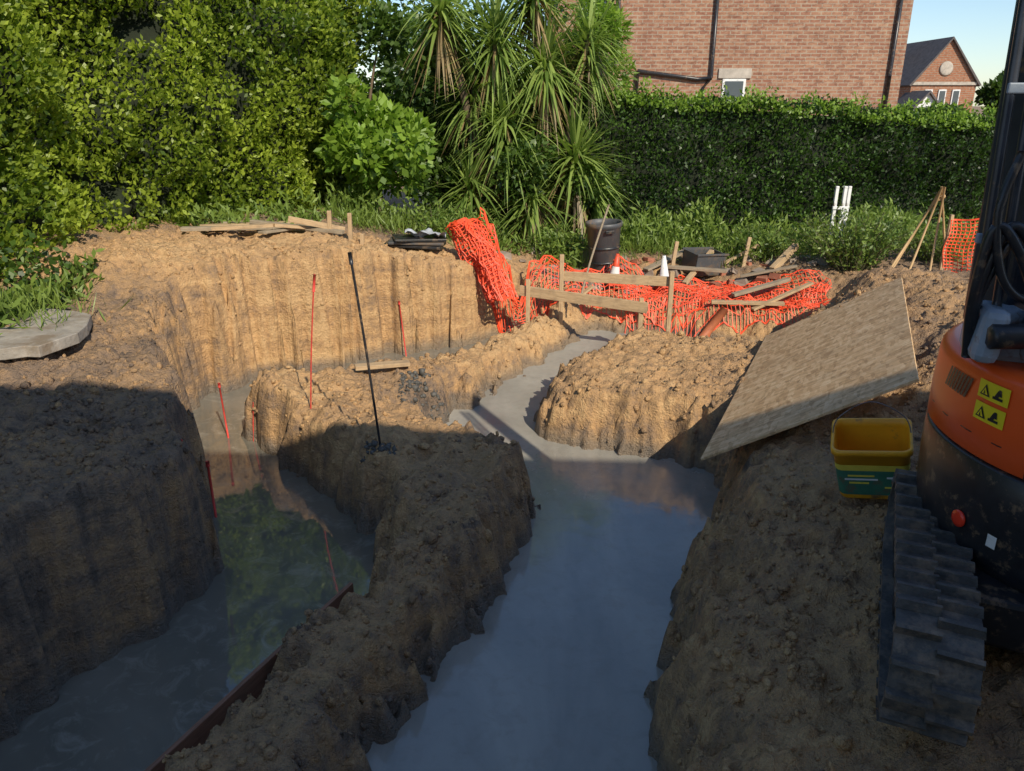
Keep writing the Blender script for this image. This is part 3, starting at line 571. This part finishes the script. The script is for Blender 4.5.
# ------------------------------------------------------------------ tub
tb=empty('plastic_tub',(1.95,3.74,gz(1.95,3.74)+.04),(.26,-.17,-.42)); tb.scale=(1.05,1.05,1.12)
def rr(w,d,r,n=5):
    P=[]
    for cx,cy,a0 in((w/2-r,d/2-r,0),(-w/2+r,d/2-r,90),(-w/2+r,-d/2+r,180),(w/2-r,-d/2+r,270)):
        for k in range(n+1): a=math.radians(a0+90*k/n); P.append((cx+r*math.cos(a),cy+r*math.sin(a)))
    return P
def rrloft(name,levels,mat,parent,capb=True,capt=False):
    V=[];F=[]
    for w,d,z,*o_ in levels: V+=[(x,y,z) for x,y in rr(w,d,.04 if not o_ else o_[0])]
    n=24
    for i in range(len(levels)-1):
        for k in range(n): F.append((i*n+k,i*n+(k+1)%n,(i+1)*n+(k+1)%n,(i+1)*n+k))
    if capb: F.append(tuple(reversed(range(n))))
    if capt: F.append(tuple((len(levels)-1)*n+k for k in range(n)))
    return mesh(name,V,F,mat,parent,True)
M_tub=simple('yellow_orange_plastic',(.9,.42,.02),.4,var=.12,scale=5,dirt=.2,bmp=0); M_lab=simple('green_label',(.05,.19,.125),.45,var=.2,scale=10,dirt=.3,bmp=0); M_laby=simple('yellow_label',(.75,.6,.08),.5,var=.1,bmp=0,dirt=.2)
rrloft('body',[(.30,.22,0),(.31,.23,.01),(.345,.265,.27),(.365,.285,.272),(.365,.285,.30),(.34,.26,.30),(.335,.255,.26),(.30,.22,.02)],M_tub,tb)
rrloft('label',[(.316,.236,.03),(.336,.256,.18)],M_lab,tb,False)
rrloft('label_band',[(.3365,.2565,.18),(.341,.261,.215)],M_laby,tb,False)
for i,(x_,w,z) in enumerate([(-.05,.12,.15),(-.05,.15,.128),(-.06,.09,.106),(.09,.05,.14),(.09,.07,.08)]): box('label_print_%d'%i,(w,.003,.009),(x_,-.1187-.065*(z-.03),z),(-.06,0,0),M_white if i%2 else M_laby,0,tb)
tube('wire_handle',[(-.18,0,.27),(-.15,.05,.36),(0,.1,.42),(.15,.06,.36),(.18,0,.27)],.003,M_steel,tb)
# ------------------------------------------------------------------ excavator
EX=empty('mini_excavator')
M_or=simple('orange_machine_paint',(.95,.12,.02),.3,var=.06,scale=3,bmp=0,dirt=.12,dcol=(.45,.13,.05)); M_rub=simple('track_rubber',(.075,.072,.068),.7,var=.4,scale=15,bmp=.5,dirt=.5,dcol=(.20,.155,.115)); M_cast=simple('grey_casting',(.27,.32,.38),.5,.0,scale=6,dirt=.1,bmp=.1)
M_blue=simple('dark_boom_paint',(.04,.046,.06),.3,.2,scale=8,dirt=.1,bmp=.03); M_chr=simple('chrome_rod',(.7,.7,.7),.12,1,var=.05,bmp=0); M_refl=simple('red_reflector',(.85,.05,.02),.25,var=.1,bmp=0); M_stk=simple('yellow_sticker',(.9,.70,.02),.4,var=.08,bmp=0)
hd=math.radians(25); dx,dy=math.sin(hd),math.cos(hd)
def track(cx,cy,z0,name):
    t=empty(name); t.parent=EX
    t.location=(cx,cy,z0); t.rotation_euler=(0,0,-hd)
    L=1.45;R=.2;w=.26
    r=R
    per=[]
    n=16
    for k in range(n+1): a=-math.pi/2-math.pi*k/n; per.append((-L/2+r+r*math.cos(a),R+r*math.sin(a),a))
    for k in range(1,12): per.append((-L/2+r+(L-2*r)*k/12,2*R+(-.012*math.sin(math.pi*k/12)),math.pi/2))
    for k in range(n+1): a=math.pi/2-math.pi*k/n; per.append((L/2-r+r*math.cos(a),R+r*math.sin(a),a))
    for k in range(1,12): per.append((L/2-r-(L-2*r)*k/12,0,-math.pi/2))
    m_=len(per); V=[];F=[]
    for (yy,zz_,a) in per:
        ca,sa=math.cos(a),math.sin(a)
        for xx,th in((-w/2,0),(w/2,0),(w/2,-.03),(-w/2,-.03)): V.append((xx,yy+ca*th,zz_+sa*th))
    for i in range(m_):
        j=(i+1)%m_
        for k in range(4): F.append((i*4+k,i*4+(k+1)%4,j*4+(k+1)%4,j*4+k))
    mesh('belt',V,F,M_rub,t,False)
    segl=[0]
    for i in range(m_): a=per[i];b2=per[(i+1)%m_]; segl.append(segl[-1]+math.hypot(b2[0]-a[0],b2[1]-a[1]))
    tot=segl[-1]; nl=32; parts=[]
    for q in range(nl*2):
        sx=1 if q%2 else -1
        s=(tot*(q+.0)/(nl*2)); i=max(k for k in range(m_) if segl[k]<=s); a=per[i];b2=per[(i+1)%m_]; f_=(s-segl[i])/(segl[i+1]-segl[i]+1e-9)
        yy=a[0]+(b2[0]-a[0])*f_; zz_=a[1]+(b2[1]-a[1])*f_; ty,tz=(b2[0]-a[0]),(b2[1]-a[1]); l_=math.hypot(ty,tz); ty/=l_;tz/=l_; ny_,nz2=-tz,ty
        if ny_*(yy-max(-L/2+R,min(L/2-R,yy)))+nz2*(zz_-R)<0: ny_,nz2=-ny_,-nz2
        vv_=[]
        for hh2 in(0,.034):
            for (xa,ya) in((-.006,-.012),(w/2+.006,-.016),(w/2+.006,.010),(-.006,.012)):
                k_=.65 if hh2 else 1
                x_=sx*xa*(.96 if hh2 else 1); y_=ya*k_
                vv_.append(Vector((x_,yy+ty*y_+ny_*hh2,zz_+tz*y_+nz2*hh2)))
        parts.append((vv_,[(0,1,2,3),(7,6,5,4),(0,4,5,1),(1,5,6,2),(2,6,7,3),(3,7,4,0)]))
    merge('lugs',parts,M_rub,t)
    for yy,rr_ in((-L/2+.2,.155),(L/2-.2,.155),(-.3,.07),(0,.07),(.3,.07)):
        zz_=.2 if rr_>.1 else .105
        lathe('wheel',[(.02,-.09),(rr_,-.09),(rr_,-.03),(rr_*.7,-.02),(rr_*.7,.02),(rr_,.03),(rr_,.09),(.02,.09)],(0,yy,zz_),M_blk,t,rot=(0,math.pi/2,0))
    box('side_frame',(.15,L-.5,.12),(0,0,.2),mat=M_blk,bev=.02,parent=t)
tz=-.12
c0=(1.40+dx*.62,2.10+dy*.62)
track(c0[0],c0[1],tz,'track'); track(c0[0]+dy*.85,c0[1]-dx*.85,tz,'track_far')
box('undercarriage',(.75,.5,.2),(c0[0]+dy*.42,c0[1]-dx*.42,.12),(0,0,-hd),M_blk,.02,EX)
CX,CY,RR=2.43,2.78,.7
def srad(a):
    c_,s_=math.cos(a),math.sin(a); e=2.5
    return RR*(.65+.35/((abs(c_)**e+abs(s_)**e)**(1/e)))
def outline(s,n=72): return [(CX+srad(2*math.pi*k/n)*s*math.cos(2*math.pi*k/n),CY+srad(2*math.pi*k/n)*s*math.sin(2*math.pi*k/n)) for k in range(n)]
def body(name,lv,mat,top=True,bot=True):
    V=[];F=[];n=72
    for z,s in lv: V+=[(x,y,z) for x,y in outline(s)]
    for i in range(len(lv)-1):
        for k in range(n): F.append((i*n+k,i*n+(k+1)%n,(i+1)*n+(k+1)%n,(i+1)*n+k))
    if bot: F.append(tuple(reversed(range(n))))
    if top: F.append(tuple((len(lv)-1)*n+k for k in range(n)))
    return mesh(name,V,F,mat,EX,True)
body('counterweight',[(.17,.84),(.185,.91),(.23,.96),(.31,.985),(.5,1.0),(.635,1.0),(.648,.985)],M_blk)
body('engine_cover',[(.652,.985),(.66,1.0),(.8,1.003),(.93,.998),(.97,.988),(.992,.965),(1.0,.93),(1.002,.88)],M_or)
def patch(name,a0,a1,z0,z1,mat,off=.004,skew=0,n=8):
    V=[];F=[]
    for i in range(n+1):
        a=math.radians(a0+(a1-a0)*i/n)
        for z,sk in((z0,0),(z1,skew)):
            aa=a+math.radians(sk); c_,s_=math.cos(aa),math.sin(aa); r_=srad(aa)+off
            V.append((CX+r_*c_,CY+r_*s_,z))
        if i: F.append((2*i-2,2*i,2*i+1,2*i-1))
    return mesh(name,V,F,mat,EX)
SA=187.5
for z in(.885,.80):
    patch('warning_sticker',SA,SA+11.5,z,z+.068,M_stk,.005)
    def tri(a0,w,z0,h,mat,off):
        V=[]
        for da,zz_ in((-w,z0),(w,z0),(0,z0+h)):
            a=math.radians(a0+da); r_=srad(a)+off; V.append((CX+r_*math.cos(a),CY+r_*math.sin(a),zz_))
        mesh('pictogram',V,[(0,1,2)],mat,EX)
    tri(SA+3,2.0,z+.012,.044,M_blk,.007); tri(SA+3,1.2,z+.018,.026,M_stk,.009); tri(SA+3,.3,z+.02,.018,M_blk,.011)
    patch('sticker_symbol',SA+6,SA+9.6,z+.014,z+.024,M_blk,.007); patch('sticker_symbol',SA+6.6,SA+8,z+.024,z+.05,M_blk,.007,1,2); patch('sticker_symbol',SA+8.3,SA+9.2,z+.03,z+.054,M_blk,.007,-.5,2)
patch('seam',160,262,.735,.739,M_blk,.003); 
for q in range(8): patch('vent_slot',169+q*1.7,170.2+q*1.7,.85,.935,M_blk,.005,2.5,2)
patch('white_label',202,205,.35,.40,M_white,.003)
patch('seam_vert',208,208.4,.66,.97,M_blk,.004)
aR=math.radians(190.5); lathe('reflector',[(.034,0),(.034,.006),(.02,.01),(.001,.011)],(CX+(srad(aR)-.002)*math.cos(aR),CY+(srad(aR)-.002)*math.sin(aR),.385),M_refl,EX,rot=(0,math.radians(-90),math.radians(10.5)))
BX=.05
def bb_(p): return (p[0]+BX,p[1],p[2])
box('swing_casting',(.24,.2,.13),bb_((1.80,2.82,1.06)),(0,0,-.4),M_cast,.03,EX); box('swing_ear',(.09,.2,.2),bb_((1.68,2.72,1.12)),(0,.1,-.3),M_cast,.03,EX); box('swing_ear_2',(.07,.2,.22),bb_((1.84,2.68,1.12)),(0,0,-.3),M_cast,.03,EX)
lathe('pin',[(.03,-.03),(.045,-.02),(.045,.2),(.03,.21)],bb_((1.66,2.62,1.13)),M_blk,EX,rot=(0,math.pi/2,0))
lathe('pivot_cap',[(.09,0),(.09,.05),(.05,.07),(.001,.07)],bb_((1.76,2.8,1.13)),M_cast,EX)
beam('boom',bb_((1.82,2.90,1.1)),bb_((1.785,2.95,2.9)),.12,.2,M_blue,EX,.015,roll=.3)
tube('boom_cylinder',[bb_((1.90,2.75,1.2)),bb_((1.87,2.82,2.3))],.04,M_blue,EX,16,False); tube('cylinder_rod',[bb_((1.87,2.82,2.3)),bb_((1.85,2.85,2.85))],.022,M_chr,EX,12,False)
tube('steel_line',[bb_(p) for p in [(1.64,2.74,1.2),(1.625,2.76,1.7),(1.62,2.8,2.3),(1.625,2.85,2.8)]],.017,M_blue,EX)
tube('steel_line_2',[bb_(p) for p in [(1.70,2.72,1.2),(1.685,2.74,1.7),(1.68,2.78,2.3),(1.69,2.83,2.8)]],.017,M_blue,EX)
for z in(1.45,1.95): box('line_clamp',(.12,.03,.035),bb_((1.665,2.76,z)),(0,0,-.2),M_cast,.005,EX)
for k,(ox,r_) in enumerate([(0,.018),(.05,.018),(.1,.015)]):
    tube('hose_%d'%k,[bb_(p) for p in [(1.64+ox*.3,2.74,1.02),(1.595+ox*.2,2.70,1.25),(1.61+ox,2.68,1.5),(1.70+ox,2.66,1.42),(1.81+ox,2.66,1.2),(1.87+ox,2.7,1.0)]],r_,M_blk,EX)
tube('hose_loop',[bb_(p) for p in [(1.66,2.7,1.75),(1.61,2.68,1.55),(1.66,2.66,1.33),(1.78,2.66,1.25),(1.9,2.68,1.35)]],.015,M_blk,EX)
box('seat',(.4,.4,.12),(2.5,2.8,1.2),(0,0,-hd),M_black,.04,EX); box('seat_base',(.34,.34,.16),(2.5,2.8,1.06),(0,0,-hd),M_blk,.02,EX); box('seat_back',(.4,.1,.5),(2.6,2.6,1.45),(-.1,0,-hd),M_black,.04,EX)
for s in(-1,1): tube('lever_%d'%s,[(2.4+.22*s,3.1,1.0),(2.4+.22*s,3.12,1.4)],.012,M_steel,EX,sm=False)
# ------------------------------------------------------------------ houses
def brickmat(name,c1,c2,mortar,scale=1.0):
    m,nt,b=nm(name); co=objco(nt); sx=N(nt,'ShaderNodeSeparateXYZ'); nt.links.new(co,sx.inputs[0])
    cb=N(nt,'ShaderNodeCombineXYZ'); nt.links.new(math_(nt,'ADD',sx.outputs[0],sx.outputs[1]),cb.inputs[0]); nt.links.new(sx.outputs[2],cb.inputs[1])
    br=N(nt,'ShaderNodeTexBrick'); nt.links.new(cb.outputs[0],br.inputs[0]); br.inputs['Scale'].default_value=1; br.inputs['Brick Width'].default_value=.225*scale; br.inputs['Row Height'].default_value=.075*scale; br.inputs['Mortar Size'].default_value=.011*scale
    br.inputs['Color1'].default_value=(*c1,1);br.inputs['Color2'].default_value=(*c2,1);br.inputs['Mortar'].default_value=(*mortar,1); br.inputs['Bias'].default_value=0
    n0=noise(nt,9,3,.8,mapv(nt,co,(.5,.5,1.2))); c=mix(nt,mrange(nt,n0,.52,.62,0,.6),br.outputs[0],tuple(x*.5 for x in c1)); c=mix(nt,mrange(nt,n0,.46,.36,0,.45),c,(.46,.34,.23))
    n=noise(nt,1.2,5,.75,co); c=mix(nt,mrange(nt,n,.45,.75,0,.4),c,tuple(x*.5 for x in c1))
    nt.links.new(c,b.inputs['Base Color']); b.inputs['Roughness'].default_value=.9; return m
M_brick=brickmat('brick',(.27,.115,.07),(.36,.185,.11),(.34,.27,.20),1.2); M_brick2=brickmat('red_brick',(.36,.14,.07),(.30,.12,.06),(.3,.22,.16),2)
M_roof=simple('roof_tiles',(.10,.085,.08),.8,var=.35,scale=4,bmp=.4); M_glass=simple('window_glass',(.05,.07,.09),.05,0,var=.2,scale=1,bmp=0)
M_stone=simple('stone_lintel',(.42,.37,.31),.8,scale=5)
def window(par,x,y,z,w,h,lintel=True):
    box('window_frame',(w,.06,h),(x,y,z),mat=M_white,bev=.01,parent=par)
    box('window_pane',(w-.14,.03,h*.5-.1),(x,y-.03,z+h*.25-.01),mat=M_glass,bev=.002,parent=par); box('window_pane_low',(w-.14,.03,h*.5-.1),(x,y-.03,z-h*.25-.01),mat=M_glass,bev=.002,parent=par)
    if lintel: box('lintel',(w+.25,.09,.24),(x,y,z+h/2+.13),mat=M_stone,bev=.01,parent=par); box('sill',(w+.2,.12,.08),(x,y-.02,z-h/2-.05),mat=M_stone,bev=.01,parent=par)
bh=empty('brick_house')
def wallbox(name,x0,x1,y0,y1,z0,z1,mat,par):
    V=[(x,y,z) for x in(x0,x1) for y in(y0,y1) for z in(z0,z1)]; return mesh(name,V,[(0,1,3,2),(4,6,7,5),(0,4,5,1),(2,3,7,6),(0,2,6,4),(1,5,7,3)],mat,par)
wallbox('walls',2.48,10.3,22,30,-.4,6.3,M_brick,bh)
mesh('roof',[(2.2,21.7,6.28),(10.6,21.7,6.28),(10.6,30.3,6.28),(2.2,30.3,6.28),(3.5,26,8.2),(9.3,26,8.2)],[(0,1,5,4),(1,2,5),(2,3,4,5),(3,0,4),(3,2,1,0)],M_roof,bh)
window(bh,5.88,21.99,1.98,.62,1.1)
wallbox('side_wing',1.2,2.475,22.6,29,-.4,5.2,M_brick,bh)
box('bay_frame',(.62,.1,1.5),(2.15,22.5,3.9),mat=M_white,parent=bh)
for i in range(2):
    for j in range(4): box('bay_pane',(.22,.03,.3),(2.0+.29*i,22.44,3.38+.35*j),mat=M_glass,bev=0,parent=bh)
for x in(5.25,9.95): tube('downpipe',[(x,21.93,6.2),(x,21.93,2.55)],.05,M_blk,bh,10,False)
tube('downpipe_left',[(2.75,21.93,6.2),(2.75,21.93,2.9)],.035,M_blk,bh,10,False)
tube('waste_pipe',[(5.25,21.93,2.55),(4.9,21.93,2.52),(3.3,21.93,2.72)],.05,M_blk,bh,10,False); tube('hopper_pipe',[(3.3,21.93,2.72),(3.3,21.93,1.0)],.05,M_blk,bh,10,False); tube('soil_pipe',[(9.95,21.93,2.6),(9.95,21.93,-.3)],.05,M_blk,bh,10,False)
tube('downpipe_lower',[(5.25,21.93,2.55),(5.05,21.93,2.3),(5.05,21.93,-.2)],.045,M_blk,bh,10,False)
fh=empty('gabled_house')
def gable(x0,x1,y0,y1,z0,ze,zr,par,mw,mr,nm_):
    xm=(x0+x1)/2; mesh(nm_+'_walls',[(x0,y0,z0),(x1,y0,z0),(x1,y0,ze),(xm,y0,zr),(x0,y0,ze),(x0,y1,z0),(x1,y1,z0),(x1,y1,ze),(xm,y1,zr),(x0,y1,ze)],[(0,1,2,3,4),(9,8,7,6,5),(0,4,9,5),(1,6,7,2)],mw,par)
    o_=.25; k=(zr-ze)/(xm-x0)
    V=[(x0-o_,y0-o_,ze-o_*k+.1),(xm,y0-o_,zr+.1),(x1+o_,y0-o_,ze-o_*k+.1),(x0-o_,y1+o_,ze-o_*k+.1),(xm,y1+o_,zr+.1),(x1+o_,y1+o_,ze-o_*k+.1)]
    o=mesh(nm_+'_roof',V,[(0,1,4,3),(1,2,5,4)],mr,par); s=o.modifiers.new('s','SOLIDIFY'); s.thickness=.15
gable(28.9,33.6,60,70,-1,3.4,6.3,fh,M_brick2,M_roof,'main'); gable(27.9,30.1,57.5,60.5,-1,1.5,2.7,fh,M_white,M_roof,'porch'); 
wallbox('rear_range',24,29,64,70,-1,2.6,M_brick2,fh); mesh('rear_roof',[(24,63.5,2.6),(29,63.5,2.6),(29,67,5.0),(24.5,67,4.6),(24,70.5,2.6),(29,70.5,2.6)],[(0,1,2,3),(3,2,5,4),(0,3,4)],M_roof,fh)
lathe('round_window',[(.42,-.06),(.5,0),(.42,.06),(.3,.06),(.001,.05)],(31.2,59.95,4.3),M_stone,fh,rot=(math.pi/2,0,0)); 
for x in(30.2,31.2,32.2): box('upper_window',(.55,.1,1.2),(x,59.95,2.3),mat=M_white,parent=fh); box('upper_glass',(.4,.06,1.0),(x,59.9,2.3),mat=M_glass,parent=fh)
box('stone_band',(4.65,.12,.2),(31.25,59.93,3.3),mat=M_stone,parent=fh); box('chimney',(.7,.7,1.3),(29.3,64,6.0),mat=M_brick2,parent=fh)
box('porch_window',(.8,.1,.7),(29.0,57.45,1.3),mat=M_glass,parent=fh)
tree('tree',36.3,61,-1,5,1.7,2500,.5,.3,M_dark,.3,.2,12)
tree('tree',44,66,-1,7,3.5,4000,.6,.35,M_dark,.3,.25,14)
tree('tree',18,50,-1,3.0,3.5,4000,.5,.3,M_dark,.4,.2,16); tree('tree',24,48,-1,2.6,3,4000,.5,.3,M_dark,.4,.2,16)
# the house being extended stands behind the camera and shades the foreground
th=empty('rendered_house')
HE=6.2; x0,x1=-1.6,8.2; yb=-1.85
p0=Vector((x0,yb,0)); p1=Vector((x1,yb-.05*(x1-x0),0)); d_=(p1-p0).normalized(); nb=Vector((d_.y,-d_.x,0)); q0=p0+nb*8;q1=p1+nb*8
V=[(p.x,p.y,z) for z in(-.5,HE) for p in(p0,p1,q1,q0)]
mesh('walls',V,[(0,1,5,4),(1,2,6,5),(2,3,7,6),(3,0,4,7),(4,5,6,7)],simple('cream_render',(.70,.62,.50),.9,var=.1,scale=2),th)
r0=(p0+q0)/2;r1=(p1+q1)/2
mesh('roof',[(p0.x,p0.y,HE+.02),(p1.x,p1.y,HE+.02),(q1.x,q1.y,HE+.02),(q0.x,q0.y,HE+.02),(r0.x+2,r0.y,HE+1.8),(r1.x-2,r1.y,HE+1.8)],[(0,1,5,4),(2,3,4,5),(1,2,5),(3,0,4)],M_roof,th)
ang=math.atan2(d_.y,d_.x)
for k in range(2):
    for zf in(1.6,4.5):
        c_=p0+d_*(2.5+4.2*k)-nb*.02; box('window_frame',(1.3,.08,1.6),(c_.x,c_.y,zf),(0,0,ang),M_white,.01,th); c_=c_-nb*.04; box('window_glass',(1.1,.04,1.4),(c_.x,c_.y,zf),(0,0,ang),M_glass,0,th)
# ------------------------------------------------------------------ light, sky, camera
el=math.radians(38); tosun=Vector((.45*math.cos(el),-.893*math.cos(el),math.sin(el))).normalized()
sd=D.lights.new('sun','SUN'); sd.energy=5.0; sd.angle=math.radians(.5); sd.color=(1,.90,.73)
so=link(D.objects.new('sun',sd)); so.rotation_euler=tosun.to_track_quat('Z','Y').to_euler()
w=D.worlds.new('World'); S.world=w; w.use_nodes=True; nt=w.node_tree; bg=nt.nodes['Background']
sk=nt.nodes.new('ShaderNodeTexSky'); sk.sky_type='NISHITA'; sk.sun_disc=False; sk.sun_elevation=el; sk.sun_rotation=math.atan2(tosun.x,tosun.y); sk.air_density=1.0; sk.dust_density=.3; sk.ozone_density=3.5
nt.links.new(sk.outputs[0],bg.inputs[0]); bg.inputs[1].default_value=.15
cam=D.cameras.new('camera'); cam.sensor_width=36; cam.lens=36*773/1024; cam.clip_end=3000; cam.clip_start=.05
co_=link(D.objects.new('camera',cam)); co_.location=(0,0,1.9); co_.rotation_euler=(math.radians(70),0,0); S.camera=co_
S.view_settings.view_transform='Standard'; S.view_settings.look='None'; S.view_settings.exposure=0
